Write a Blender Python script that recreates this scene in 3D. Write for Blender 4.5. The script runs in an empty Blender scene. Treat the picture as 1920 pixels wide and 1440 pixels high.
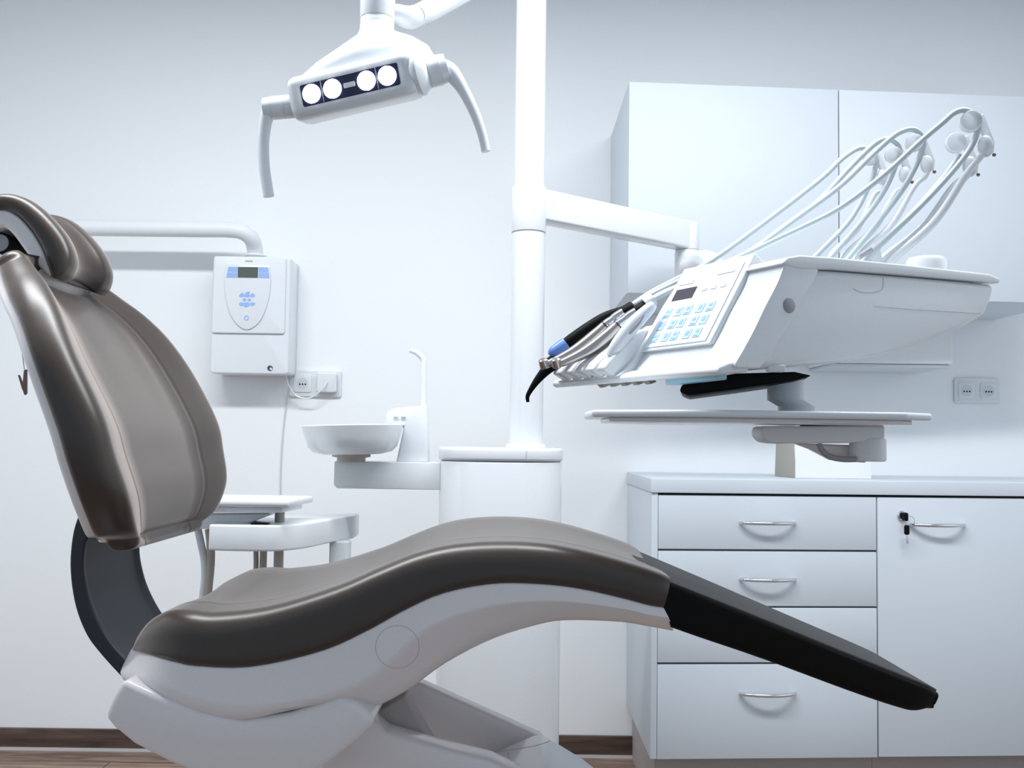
import bpy, bmesh, math, random
from mathutils import Vector, Matrix
from mathutils.bvhtree import BVHTree
random.seed(7)
C = bpy.context.scene.collection
PI = math.pi
# ------------------------------------------------------------------ camera
F = 1920.0
CAMZ = 1.072
PITCH = math.atan(105 / F)
ROLL = 0.0135
cp, sp = math.cos(PITCH), math.sin(PITCH)
fw = Vector((0, cp, sp)); r0 = Vector((1, 0, 0)); u0 = Vector((0, -sp, cp))
Rv = r0 * math.cos(ROLL) + u0 * math.sin(ROLL)
Uv = -r0 * math.sin(ROLL) + u0 * math.cos(ROLL)
CAM = Vector((0, 0, CAMZ))
cd = bpy.data.cameras.new('camera'); co = bpy.data.objects.new('camera', cd); C.objects.link(co)
m3 = Matrix((Rv, Uv, -fw)).transposed()
co.matrix_world = Matrix.Translation(CAM) @ m3.to_4x4()
cd.sensor_width = 36; cd.lens = 36.0 * F / 1920; cd.clip_start = 0.05
bpy.context.scene.camera = co

def ray(px, py):
    return fw + Rv * ((px - 960) / F) + Uv * ((720 - py) / F)
def P(px, py, Y):
    d = ray(px, py)
    return CAM + d * (Y / d.y)
def PP(px, py, o, n):
    d = ray(px, py)
    return CAM + d * ((o - CAM).dot(n) / d.dot(n))

# ------------------------------------------------------------------ materials
def mat(name, col, rough=0.5, metal=0.0, spec=0.5, coat=0.0, bump=0.0, bscale=200.0, trans=0.0, sheen=0.0, emit=None, estr=0.0):
    m = bpy.data.materials.new(name); m.use_nodes = True
    nt = m.node_tree; b = nt.nodes['Principled BSDF']
    b.inputs['Base Color'].default_value = (*col, 1)
    b.inputs['Roughness'].default_value = rough
    b.inputs['Metallic'].default_value = metal
    b.inputs['Specular IOR Level'].default_value = spec
    b.inputs['Coat Weight'].default_value = coat
    b.inputs['Coat Roughness'].default_value = 0.12
    b.inputs['Transmission Weight'].default_value = trans
    b.inputs['Sheen Weight'].default_value = sheen
    b.inputs['Sheen Roughness'].default_value = 0.30
    b.inputs['Sheen Tint'].default_value = (1.0, 0.88, 0.80, 1)
    if emit:
        b.inputs['Emission Color'].default_value = (*emit, 1)
        b.inputs['Emission Strength'].default_value = estr
    tc = nt.nodes.new('ShaderNodeTexCoord')
    nz = nt.nodes.new('ShaderNodeTexNoise'); nz.inputs['Scale'].default_value = bscale
    nz.inputs['Detail'].default_value = 3
    nt.links.new(tc.outputs['Object'], nz.inputs['Vector'])
    mx = nt.nodes.new('ShaderNodeMix'); mx.data_type = 'RGBA'
    mx.inputs['Factor'].default_value = 0.0
    mx.inputs['A'].default_value = (*[c * 0.97 for c in col], 1)
    mx.inputs['B'].default_value = (*[min(1, c * 1.03) for c in col], 1)
    nt.links.new(nz.outputs['Fac'], mx.inputs['Factor'])
    nt.links.new(mx.outputs['Result'], b.inputs['Base Color'])
    if bump:
        bp = nt.nodes.new('ShaderNodeBump'); bp.inputs['Strength'].default_value = bump
        bp.inputs['Distance'].default_value = 0.002
        nt.links.new(nz.outputs['Fac'], bp.inputs['Height'])
        nt.links.new(bp.outputs['Normal'], b.inputs['Normal'])
    return m

def wood(name, c1, c2, rough, seams):
    m = bpy.data.materials.new(name); m.use_nodes = True
    nt = m.node_tree; N = nt.nodes; L = nt.links; b = N['Principled BSDF']
    tc = N.new('ShaderNodeTexCoord')
    mp = N.new('ShaderNodeMapping'); mp.inputs['Scale'].default_value = (1.6, 14, 14)
    L.new(tc.outputs['Object'], mp.inputs['Vector'])
    nz = N.new('ShaderNodeTexNoise'); nz.inputs['Scale'].default_value = 2.2; nz.inputs['Detail'].default_value = 8
    nz.inputs['Distortion'].default_value = 1.2
    L.new(mp.outputs['Vector'], nz.inputs['Vector'])
    cr = N.new('ShaderNodeValToRGB')
    cr.color_ramp.elements[0].position = 0.32; cr.color_ramp.elements[0].color = (*c1, 1)
    cr.color_ramp.elements[1].position = 0.68; cr.color_ramp.elements[1].color = (*c2, 1)
    L.new(nz.outputs['Fac'], cr.inputs['Fac'])
    out = cr.outputs['Color']
    if seams:
        br = N.new('ShaderNodeTexBrick'); br.inputs['Scale'].default_value = 1.0
        br.inputs['Brick Width'].default_value = 1.3; br.inputs['Row Height'].default_value = 0.19
        br.inputs['Mortar Size'].default_value = 0.0022
        br.inputs['Color1'].default_value = (1, 1, 1, 1); br.inputs['Color2'].default_value = (0.72, 0.72, 0.72, 1)
        br.inputs['Mortar'].default_value = (0.25, 0.25, 0.25, 1)
        L.new(tc.outputs['Object'], br.inputs['Vector'])
        mx = N.new('ShaderNodeMix'); mx.data_type = 'RGBA'; mx.blend_type = 'MULTIPLY'
        mx.inputs['Factor'].default_value = 1
        L.new(out, mx.inputs['A']); L.new(br.outputs['Color'], mx.inputs['B'])
        out = mx.outputs['Result']
    L.new(out, b.inputs['Base Color']); b.inputs['Roughness'].default_value = rough
    return m

M = dict(
    wall=mat('wall_paint', (0.90, 0.925, 0.945), 0.9, spec=0.15, bump=0.05, bscale=160),
    ceil=mat('ceiling_paint', (0.80, 0.83, 0.86), 0.95, spec=0.1),
    floor=wood('floor_wood', (0.16, 0.10, 0.075), (0.42, 0.30, 0.23), 0.42, True),
    base=wood('baseboard_wood', (0.055, 0.035, 0.028), (0.14, 0.09, 0.07), 0.45, False),
    strip=mat('strip_light_metal', (0.75, 0.75, 0.76), 0.35, metal=0.3),
    white=mat('white_lacquer', (0.76, 0.79, 0.82), 0.22, spec=0.5, coat=0.3),
    whitem=mat('white_satin', (0.80, 0.83, 0.86), 0.42),
    hull=mat('white_hull', (0.80, 0.765, 0.765), 0.2, spec=0.5, coat=0.25),
    lam=mat('white_laminate', (0.66, 0.72, 0.78), 0.55, spec=0.3, bump=0.03, bscale=500),
    gap=mat('cabinet_carcass', (0.34, 0.33, 0.34), 0.7),
    plinth=mat('plinth', (0.44, 0.40, 0.39), 0.6),
    leather=mat('brown_leather', (0.043, 0.031, 0.025), 0.33, spec=0.55, bump=0.08, bscale=900, sheen=0.8),
    black=mat('black_plastic', (0.004, 0.004, 0.004), 0.55, spec=0.12),
    blackmat=mat('black_mat', (0.012, 0.011, 0.011), 0.5, spec=0.4, sheen=0.04),
    dark=mat('dark_grey_plastic', (0.022, 0.024, 0.034), 0.45, spec=0.4),
    chrome=mat('chrome', (0.72, 0.73, 0.76), 0.14, metal=1.0),
    steel=mat('brushed_steel', (0.50, 0.47, 0.45), 0.28, metal=1.0),
    grey=mat('grey_plastic', (0.33, 0.33, 0.36), 0.45),
    lgrey=mat('light_grey_plastic', (0.62, 0.66, 0.68), 0.4),
    hose=mat('pale_grey_hose', (0.50, 0.57, 0.60), 0.35),
    beige=mat('beige_hose', (0.40, 0.37, 0.33), 0.5),
    blue=mat('pale_blue_key', (0.30, 0.47, 0.84), 0.4),
    blue2=mat('light_blue_key', (0.46, 0.66, 0.88), 0.4),
    bluetip=mat('blue_tip', (0.17, 0.31, 0.80), 0.3),
    cyan=mat('pale_cyan_label', (0.36, 0.64, 0.78), 0.3),
    lcd=mat('lcd_olive', (0.10, 0.12, 0.10), 0.2),
    lcdd=mat('lcd_dark', (0.06, 0.055, 0.07), 0.25),
    navy=mat('navy_reflector', (0.01, 0.012, 0.05), 0.2),
    led=mat('led_lens', (1, 1, 1), 0.2, emit=(0.93, 0.96, 1.0), estr=14),
    clear=mat('frosted_plastic', (0.92, 0.95, 0.97), 0.25, trans=0.55),
    seam=mat('seam_line', (0.30, 0.28, 0.29), 0.6),
    seam2=mat('faint_seam_line', (0.52, 0.50, 0.50), 0.6),
    print=mat('grey_print', (0.45, 0.46, 0.48), 0.6),
    card=mat('card_beige', (0.44, 0.42, 0.37), 0.8),
    paper=mat('white_card', (0.86, 0.88, 0.90), 0.7),
    brown=mat('brown_clip', (0.20, 0.13, 0.12), 0.35, metal=0.6),
    navydot=mat('navy_dot', (0.03, 0.04, 0.12), 0.4),
)

# ------------------------------------------------------------------ objects
def finish(bm, smooth=35):
    bmesh.ops.recalc_face_normals(bm, faces=bm.faces[:])
    return bm
def obj(name, bm, m, parent=None, smooth=38):
    finish(bm)
    me = bpy.data.meshes.new(name); bm.to_mesh(me); bm.free()
    for p in me.polygons: p.use_smooth = True
    me.set_sharp_from_angle(angle=math.radians(smooth))
    me.materials.append(M[m] if isinstance(m, str) else m)
    o = bpy.data.objects.new(name, me); C.objects.link(o)
    if parent is not None:
        o.parent = parent
        o.matrix_parent_inverse = world_of(parent).inverted()
    return o
def world_of(o):
    mtx = o.matrix_basis.copy()
    if o.parent: mtx = world_of(o.parent) @ o.matrix_parent_inverse @ mtx
    return mtx
def tag(o, label, cat, group=None, kind=None):
    o['label'] = label; o['category'] = cat
    if group: o['group'] = group
    if kind: o['kind'] = kind
    return o
def thing(name, label, cat, loc=(0, 0, 0), group=None):
    o = bpy.data.objects.new(name, None); C.objects.link(o)
    o.location = loc; o.empty_display_size = 0.05
    return tag(o, label, cat, group)
def struct(name, bm, m):
    o = obj(name, bm, m); o['kind'] = 'structure'; return o
def lab(o, t): o['label'] = t; return o

# ------------------------------------------------------------------ shapes
def merge(*bms):
    a = bms[0]
    for b in bms[1:]:
        me = bpy.data.meshes.new('tmp'); b.to_mesh(me); b.free(); a.from_mesh(me); bpy.data.meshes.remove(me)
    return a
def bevel_sharp(bm, r, segs=3, ang=30):
    if r <= 0: return
    bmesh.ops.recalc_face_normals(bm, faces=bm.faces[:])
    es = [e for e in bm.edges if len(e.link_faces) == 2 and e.calc_face_angle(0) > math.radians(ang)]
    bmesh.ops.bevel(bm, geom=es, offset=r, segments=segs, profile=0.5, affect='EDGES', clamp_overlap=True)
def box(x0, x1, y0, y1, z0, z1, r=0.0, segs=3):
    bm = bmesh.new()
    v = [bm.verts.new(p) for p in ((x0,y0,z0),(x1,y0,z0),(x1,y1,z0),(x0,y1,z0),(x0,y0,z1),(x1,y0,z1),(x1,y1,z1),(x0,y1,z1))]
    for f in ((0,3,2,1),(4,5,6,7),(0,1,5,4),(1,2,6,5),(2,3,7,6),(3,0,4,7)): bm.faces.new([v[i] for i in f])
    bevel_sharp(bm, r, segs)
    return bm
def prism(pts, ext, r=0.0, segs=3, ang=30):
    """polygon pts (Vectors) extruded by ext"""
    bm = bmesh.new(); ext = Vector(ext)
    a = [bm.verts.new(p) for p in pts]; b = [bm.verts.new(Vector(p) + ext) for p in pts]
    bm.faces.new(a); bm.faces.new(b[::-1]); n = len(pts)
    for i in range(n): bm.faces.new((a[i], b[i], b[(i+1) % n], a[(i+1) % n]))
    bevel_sharp(bm, r, segs, ang)
    return bm
def obox(o, ex, ey, ez, r=0.0, segs=3):
    """box with corner o and edge vectors"""
    o = Vector(o); ex = Vector(ex); ey = Vector(ey); ez = Vector(ez)
    return prism([o, o + ex, o + ex + ez, o + ez], ey, r, segs)
def catmull(pts, n):
    """resample control tuples (any dimension) to n points"""
    k = len(pts); d = len(pts[0]); out = []
    for i in range(n):
        t = i * (k - 1) / (n - 1); j = min(int(t), k - 2); f = t - j
        p0 = pts[max(j-1, 0)]; p1 = pts[j]; p2 = pts[j+1]; p3 = pts[min(j+2, k-1)]
        out.append(tuple(0.5 * ((2*p1[c]) + (-p0[c]+p2[c])*f + (2*p0[c]-5*p1[c]+4*p2[c]-p3[c])*f*f + (-p0[c]+3*p1[c]-3*p2[c]+p3[c])*f**3) for c in range(d)))
    return out
def loft(rings, cap=True):
    bm = bmesh.new(); vs = [[bm.verts.new(p) for p in r] for r in rings]; n = len(rings[0])
    for i in range(len(vs)-1):
        for j in range(n):
            bm.faces.new((vs[i][j], vs[i][(j+1) % n], vs[i+1][(j+1) % n], vs[i+1][j]))
    if cap:
        bm.faces.new(vs[0][::-1]); bm.faces.new(vs[-1])
    return bm
def tube(pts, r, segs=14, n=None, cap_round=False):
    """round tube through points, r number or list"""
    pts = [Vector(p) for p in pts]
    rs = r if isinstance(r, (list, tuple)) else [r] * len(pts)
    if n:
        q = catmull([(p.x, p.y, p.z, a) for p, a in zip(pts, rs)], n)
        pts = [Vector(a[:3]) for a in q]; rs = [a[3] for a in q]
    rings = []; up = None
    for i, p in enumerate(pts):
        t = (pts[min(i+1, len(pts)-1)] - pts[max(i-1, 0)]).normalized()
        if up is None:
            up = Vector((0, 0, 1)) if abs(t.z) < 0.9 else Vector((0, 1, 0))
        s = t.cross(up).normalized(); up = s.cross(t).normalized()
        rings.append([p + (s * math.cos(2*PI*k/segs) + up * math.sin(2*PI*k/segs)) * rs[i] for k in range(segs)])
    return loft(rings)
def lathe(prof, o, axis=(0, 0, 1), segs=40):
    """prof list of (radius, height along axis) from base point o"""
    a = Vector(axis).normalized(); h = Vector((1, 0, 0)) if abs(a.x) < 0.9 else Vector((0, 1, 0))
    s = a.cross(h).normalized(); t = a.cross(s).normalized(); o = Vector(o)
    return loft([[o + a*z + (s*math.cos(2*PI*k/segs) + t*math.sin(2*PI*k/segs)) * max(r, 1e-5) for k in range(segs)] for r, z in prof])
def cyl(o, axis, r, h, bev=0.0, segs=40):
    if bev: return lathe([(r-bev, 0), (r-bev*0.3, bev*0.3), (r, bev), (r, h-bev), (r-bev*0.3, h-bev*0.3), (r-bev, h)], o, axis, segs)
    return lathe([(r, 0), (r, h)], o, axis, segs)
def ball(c, rx, ry=None, rz=None, segs=24):
    bm = bmesh.new(); bmesh.ops.create_uvsphere(bm, u_segments=segs, v_segments=segs//2, radius=1)
    bm.transform(Matrix.Translation(Vector(c)) @ Matrix.Diagonal((rx, ry or rx, rz or rx, 1)))
    return bm
def rrect(w, h, r, k=6):
    """rounded rectangle outline centred at 0 -> list of (x,y)"""
    r = min(r, w/2, h/2); out = []
    for cx, cy, a0 in ((w/2-r, h/2-r, 0), (-w/2+r, h/2-r, 90), (-w/2+r, -h/2+r, 180), (w/2-r, -h/2+r, 270)):
        for i in range(k+1):
            a = math.radians(a0 + 90*i/k); out.append((cx + r*math.cos(a), cy + r*math.sin(a)))
    return out
def pad(st, Yc, rt=0.025, rb=0.012, top_fn=None, widthprof=None, nt=26, ns=6, e0=0.0, e1=0.0, nside=5, deep=False):
    """cushion: stations (Tx,Tz,Bx,Bz,w); symmetric about Yc. top_fn(q,i)->(lift along normal, shift along run)"""
    st = [list(s) for s in st]
    def endcap(s, nx, r):
        res = []
        T = Vector((s[0], s[1])); B = Vector((s[2], s[3])); N = (B-T).normalized(); W = s[4]
        d = (T+B)/2 - (Vector((nx[0], nx[1])) + Vector((nx[2], nx[3])))/2; d.normalize()
        d = (d - N*d.dot(N)).normalized()
        for k in range(1, 7):
            a = k/6*PI/2*0.96; off = r*math.sin(a); ins = r*(1-math.cos(a))
            h = (B-T).length; i2 = min(ins, h*0.46)
            t = T + N*i2 + d*off; b = B - N*i2 + d*off
            res.append([t.x, t.y, b.x, b.y, W-ins])
        return res
    if e0: st = endcap(st[0], st[1], e0)[::-1] + st
    if e1: st = st + endcap(st[-1], st[-2], e1)
    rings = []; n = len(st)
    for i, (tx, tz, bx, bz, w) in enumerate(st):
        T = Vector((tx, 0, tz)); B = Vector((bx, 0, bz)); D = B-T; h = D.length; N = D.normalized()
        run = Vector((st[min(i+1, n-1)][0]-st[max(i-1, 0)][0], 0, st[min(i+1, n-1)][1]-st[max(i-1, 0)][1]))
        run = run.normalized() if run.length > 1e-9 else Vector((0, 0, 1))
        a = min(rt, h*(0.78 if deep else 0.49), w*0.9); b = min(rb, h*(0.20 if deep else 0.49), w*0.9)
        seq = []
        for k in range(nt+1): seq.append((-(w-a) + 2*(w-a)*k/nt, 0))
        for k in range(1, ns+1):
            g = PI/2*k/ns; seq.append((w-a+a*math.sin(g), a-a*math.cos(g)))
        for k in range(1, nside): seq.append((w, a + (h-a-b)*k/nside))
        for k in range(ns+1):
            g = PI/2*k/ns; seq.append((w-b+b*math.cos(g), h-b+b*math.sin(g)))
        for k in range(1, 8): seq.append((w-b - 2*(w-b)*k/8, h))
        for k in range(ns+1):
            g = PI/2*k/ns; seq.append((-(w-b)-b*math.sin(g), h-b+b*math.cos(g)))
        for k in range(nside-1, 0, -1): seq.append((-w, a + (h-a-b)*k/nside))
        for k in range(ns, 0, -1):
            g = PI/2*k/ns; seq.append((-(w-a)-a*math.sin(g), a-a*math.cos(g)))
        ring = []
        for v, dd in seq:
            vv = v
            if widthprof: vv = v*widthprof(dd/h, i/(n-1))
            p = T + N*dd + Vector((0, Yc+vv, 0))
            if top_fn:
                l, s = top_fn(v/w if w else 0, i/(n-1), dd/h)
                p = p - N*l + run*s
            ring.append(p)
        rings.append(ring)
    return loft(rings)
def xz(px, py, Y):
    p = P(px, py, Y); return (p.x, p.z)
def drape(pxs, bvh, lift=0.0006):
    out = []
    for px, py in pxs:
        d = ray(px, py).normalized(); h = bvh.ray_cast(CAM, d)
        if h[0] is not None: out.append(h[0] - d*lift)
    return out
def bvh_of(o):
    bm = bmesh.new(); bm.from_mesh(o.data); bm.transform(world_of(o)); t = BVHTree.FromBMesh(bm); bm.free(); return t

# ================================================================== ROOM
WY = 3.55
struct('floor', box(-2.3, 2.3, -1.5, WY, -0.04, 0), 'floor')
struct('wall_back', box(-2.3, 2.3, WY, WY+0.1, 0, 2.72), 'wall')
struct('ceiling', box(-2.3, 2.3, -1.5, WY+0.1, 2.72, 2.78), 'ceil')
struct('wall_left', box(-2.4, -2.3, 0.2, WY+0.1, 0, 2.72), 'wall')
struct('wall_right', box(2.3, 2.4, 0.2, WY+0.1, 0, 2.72), 'wall')
bo = struct('baseboard_back', box(-2.3, 0.43, WY-0.014, WY, 0.010, 0.072, 0.002), 'base')
lab(bo, 'dark wood baseboard')
s = struct('trim_1', box(-2.3, 0.43, WY-0.018, WY, 0.0, 0.010), 'strip')

# ================================================================== CABINETS (right)
YF = 2.95
ca = math.radians(4.0)
fd = Vector((math.cos(ca), math.sin(ca), 0)); fn = Vector((math.sin(ca), -math.cos(ca), 0))   # fn points at the camera
O = P(1222, 930, YF)
def L(px, py): return PP(px, py, O, fn)
def Lz(py, px=1400): return L(px, py).z
Xl = O.x
zt, zb = L(1230, 927).z, L(1222, 1423).z
ztop = L(1225, 897).z
XR = 2.28
def front_pt(t, off=0.0): return Vector((Xl, YF, 0)) + fd*t + fn*off
tend = (XR - Xl)/fd.x
tdiv = (L(1645, 1100) - Vector((Xl, YF, L(1645, 1100).z))).dot(fd)
FT = 0.019
def panel(t0, t1, z0, z1, th=FT, off=0.0, r=0.0015):
    a = front_pt(t0, off); b = front_pt(t1, off)
    return prism([Vector((a.x, a.y, z0)), Vector((b.x, b.y, z0)), Vector((b.x, b.y, z1)), Vector((a.x, a.y, z1))], -fn*th, r, 2)
def carcass(t0, t1, z0, z1, back, m, name, parent, inset=FT+0.001):
    a = front_pt(t0, -inset); b = front_pt(t1, -inset)
    return obj(name, prism([Vector((a.x, a.y, z0)), Vector((b.x, b.y, z0)), Vector((b.x, back, z0)), Vector((a.x, back, z0))], (0, 0, z1-z0)), m, parent)
def bow_handle(t, z, w=0.157, bulge=0.026):
    pts = []
    for k in range(17):
        a = -1 + 2*k/16
        p = front_pt(t + a*w/2, 0.006 + bulge*(1-a*a)**0.7); pts.append(Vector((p.x, p.y, z)))
    p0 = front_pt(t-w/2, 0.0); p1 = front_pt(t+w/2, 0.0)
    pts = [Vector((p0.x, p0.y, z))] + pts + [Vector((p1.x, p1.y, z))]
    return tube(pts, 0.0054, 12)
BK = WY - 0.002
dr = thing('drawer_cabinet', 'white floor cabinet of four stacked drawers with chrome bow handles under the worktop', 'cabinet', (Xl+0.3, YF+0.3, 0))
carcass(0.018, tdiv-0.001, zb+0.004, zt-0.001, BK, 'gap', 'cabinet_body', dr)
a = front_pt(0, 0.0)
lab(obj('side_panel', prism([Vector((a.x, a.y, zb)), Vector((a.x+0.018, a.y, zb)), Vector((a.x+0.018, BK, zb)), Vector((a.x, BK, zb))], (0, 0, zt-zb+0.004), 0.001), 'lam', dr), 'white side panel')
obj('plinth', prism([Vector((Xl+0.02, YF+0.055, 0)), Vector((front_pt(tdiv).x, front_pt(tdiv).y+0.055, 0)), Vector((front_pt(tdiv).x, BK, 0)), Vector((Xl+0.02, BK, 0))], (0, 0, zb)), 'plinth', dr)
rows = [(930, 1030), (1034, 1136.5), (1140, 1242), (1246, 1422.5)]
hy = [980, 1086, 1192, 1300]
tg = 0.0195
th = (L(1439, 980) - Vector((Xl, YF, L(1439, 980).z))).dot(fd)
for (y0, y1), h in zip(rows, hy):
    d = obj('drawer', panel(tg, tdiv-0.002, Lz(y1), Lz(y0)), 'lam', dr)
    obj('handle', bow_handle(th, Lz(h)), 'chrome', d)
dc = thing('door_cabinet', 'white floor cabinet with one tall lockable door right of the drawers', 'cabinet', (1.3, YF+0.3, 0))
carcass(tdiv+0.001, tend-0.05, zb+0.004, zt-0.001, BK, 'gap', 'cabinet_body', dc)
e = front_pt(tend-0.05); q = front_pt(tdiv+0.001)
obj('plinth', prism([Vector((q.x, q.y+0.055, 0)), Vector((e.x, e.y+0.055, 0)), Vector((e.x, BK, 0)), Vector((q.x, BK, 0))], (0, 0, zb)), 'plinth', dc)
door = obj('door', panel(tdiv+0.002, tdiv+0.60, Lz(1421.5), Lz(930)), 'lam', dc)
obj('door', panel(tdiv+0.603, tend-0.051, Lz(1421.5), Lz(930)), 'lam', dc)
tdh = (L(1757, 984) - Vector((Xl, YF, L(1757, 984).z))).dot(fd)
obj('handle', bow_handle(tdh, L(1757, 984).z), 'chrome', door)
lk = L(1690, 966)
obj('lock', lathe([(0.0135, 0), (0.0135, 0.006), (0.011, 0.009), (0.004, 0.0095)], lk, fn, 24), 'chrome', door)
kr = thing('key_ring', 'two small black headed keys, one in the cabinet lock and one hanging below', 'keys', lk)
kp = lk + fn*0.010
obj('key_head', prism([kp + fd*(x+0.002) + Vector((0, 0, z-0.003)) for x, z in rrect(0.011, 0.024, 0.004)], fn*0.02, 0.002), 'black', kr)
rg = [kp + fn*0.018 + fd*(0.012 + 0.014*math.cos(t)) + Vector((0, 0, -0.016 + 0.016*math.sin(t))) for t in [2*PI*k/24 for k in range(25)]]
obj('ring', tube(rg, 0.0007, 8), 'steel', kr)
k2 = L(1698, 992) + fn*0.026 - fd*0.010
kh = obj('key_head', prism([k2 + fd*x + Vector((0, 0, z)) for x, z in rrect(0.0150, 0.028, 0.005)], fn*0.006, 0.002), 'black', kr)
k3 = L(1699.5, 1009) + fn*0.026 - fd*0.010
obj('key_blade', prism([k3 + fd*x + Vector((0, 0, z)) for x, z in ((-0.003, 0.013), (0.003, 0.013), (0.003, -0.011), (0, -0.014), (-0.003, -0.011))], fn*0.004, 0.0005), 'chrome', kr)
# worktop
w0 = front_pt(-0.004, 0.006); w1 = front_pt(tend, 0.006)
wt = obj('worktop', prism([Vector((w0.x, w0.y, zt+0.005)), Vector((w1.x, w1.y, zt+0.005)), Vector((w1.x, BK, zt+0.005)), Vector((w0.x, BK, zt+0.005))], (0, 0, ztop-zt-0.005), 0.002), 'lam')
tag(wt, 'continuous white worktop lying on the floor cabinets', 'worktop')

# upper cabinet
UY = 3.01
UO = P(1179, 300, UY)
def U(px, py): return PP(px, py, UO, fn)
uz1 = U(1178, 153).z; uz0 = U(1180, 548).z
ux = UO.x
def ufp(t, off=0.0): return Vector((ux, UY, 0)) + fd*t + fn*off
ut = (U(1573, 300) - Vector((ux, UY, U(1573, 300).z))).dot(fd)
uc = thing('wall_cabinet', 'white wall cabinet with two handleless doors hung above the worktop', 'cabinet', (ux+0.4, WY-0.3, uz0))
a = ufp(0, -0.02); b = ufp(1.35, -0.02)
obj('cabinet_body', prism([Vector((a.x, a.y, uz0)), Vector((b.x, b.y, uz0)), Vector((b.x, BK, uz0)), Vector((a.x, BK, uz0))], (0, 0, uz1-uz0), 0.001), 'lam', uc)
for t0, t1 in ((0, ut-0.0018), (ut+0.0018, ut+0.70)):
    a = ufp(t0); b = ufp(t1)
    obj('door', prism([Vector((a.x, a.y, uz0-0.002)), Vector((b.x, b.y, uz0-0.002)), Vector((b.x, b.y, uz1)), Vector((a.x, a.y, uz1))], -fn*0.019, 0.0015, 2), 'lam', uc)

# wall box under the wall cabinet
pb0 = P(1560, 683, 3.28); pb1 = P(1787, 683, 3.28)
tb = thing('dispenser_box', 'plain white box on the wall behind the right end of the delivery console', 'box', (pb1.x-0.15, WY-0.1, pb0.z))
obj('housing', box(pb0.x, pb1.x, 3.28, WY-0.001, pb1.z, uz0-0.003, 0.006), 'whitem', tb)
obj('bottom_tray', box(pb0.x+0.006, pb1.x-0.006, 3.29, WY-0.001, pb1.z-0.012, pb1.z-0.0005, 0.004), 'lgrey', tb)

# carton on the worktop
c0 = P(1490, 889, 3.14); c1 = P(1634, 889, 3.14)
ct = thing('carton', 'small white carton with a beige left side standing on the worktop', 'carton', (c0.x+0.1, 3.2, ztop))
hz = P(1490, 832, 3.14).z
obj('front', box(c0.x+0.002, c1.x, 3.14, 3.155, ztop+0.0005, hz, 0.001), 'paper', ct)
lab(obj('side', prism([Vector((c0.x, 3.14, ztop+0.0005)), Vector((c0.x+0.012, 3.16, ztop+0.0005)), Vector((c0.x-0.004, 3.31, ztop+0.0005)), Vector((c0.x-0.02, 3.30, ztop+0.0005))], (0.004, 0, hz-ztop-0.001), 0.001), 'card', ct), 'beige side of the carton')
obj('lid', box(c0.x+0.0135, c1.x-0.002, 3.156, 3.30, ztop+0.0005, ztop+0.028, 0.003), 'paper', ct)

# ================================================================== SOCKETS
def socket_frame(px0, py0, px1, py1, name, label):
    a = P(px0, py0, WY); b = P(px1, py1, WY)
    t = thing(name, label, 'socket', ((a.x+b.x)/2, WY, (a.z+b.z)/2), 'white wall sockets')
    cx, cz = (a.x+b.x)/2, (a.z+b.z)/2; w, h = b.x-a.x, a.z-b.z
    obj('frame', prism([Vector((cx+x, WY-0.001, cz+z)) for x, z in rrect(w, h, 0.008)], (0, -0.009, 0), 0.002, 2), 'white', t)
    return t, cx, cz, w, h
def outlet(t, x, z, s=0.056):
    o = obj('outlet', prism([Vector((x+a, WY-0.0095, z+b)) for a, b in rrect(s, s, 0.007)], (0, -0.004, 0), 0.0012, 2), 'white', t)
    obj('recess', cyl((x, WY-0.0136, z), (0, -1, 0), 0.0195, 0.0006, 0, 30), 'lgrey', o)
    for k in (-1, 0, 1):
        obj('pin_hole', cyl((x+k*0.0095, WY-0.0143, z-0.003), (0, -1, 0), 0.0028, 0.0004, 0, 12), 'black', o)
    return o
t, cx, cz, w, h = socket_frame(1788, 709, 1872, 757, 'wall_socket', 'white double wall socket right of the console under the wall cabinet')
outlet(t, cx-w*0.245, cz); outlet(t, cx+w*0.245, cz)
t, cx, cz, w, h = socket_frame(545, 694, 640, 745, 'wall_socket', 'white wall socket beside a plug adapter right of the wall control box')
outlet(t, cx-w*0.245, cz, 0.062)
pl = thing('plug_adapter', 'square white plug adapter pushed into the left wall socket frame', 'plug', (cx+w*0.24, WY-0.02, cz))
obj('body', prism([Vector((cx+w*0.235+a, WY-0.0102, cz+0.003+b)) for a, b in rrect(0.068, 0.068, 0.007)], (0, -0.022, 0), 0.004), 'white', pl)
# cords
q0 = P(536, 704, WY-0.05)
pts = [q0, P(541, 722, WY-0.045), P(556, 742, WY-0.045), P(578, 747, WY-0.045), P(596, 737, WY-0.045), P(608, 725, WY-0.045), P(613, 716, WY-0.036)]
tag(obj('power_cord', tube(pts, 0.0026, 8, 40), 'white'), 'white power cord looping from the wall control box to the plug adapter', 'cord')
pts = [P(536, 702, WY-0.03), P(541, 722, WY-0.02), P(539, 745, WY-0.008), P(533, 790, WY-0.004), P(528, 850, WY-0.004), P(526, 920, WY-0.004), P(527, 1000, WY-0.004), P(530, 1200, WY-0.004), P(531, 1352, WY-0.004)]
tag(obj('hanging_cord', tube(pts, 0.0022, 8, 60), 'lgrey'), 'thin cord running straight down the wall below the control box', 'cord')

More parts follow.
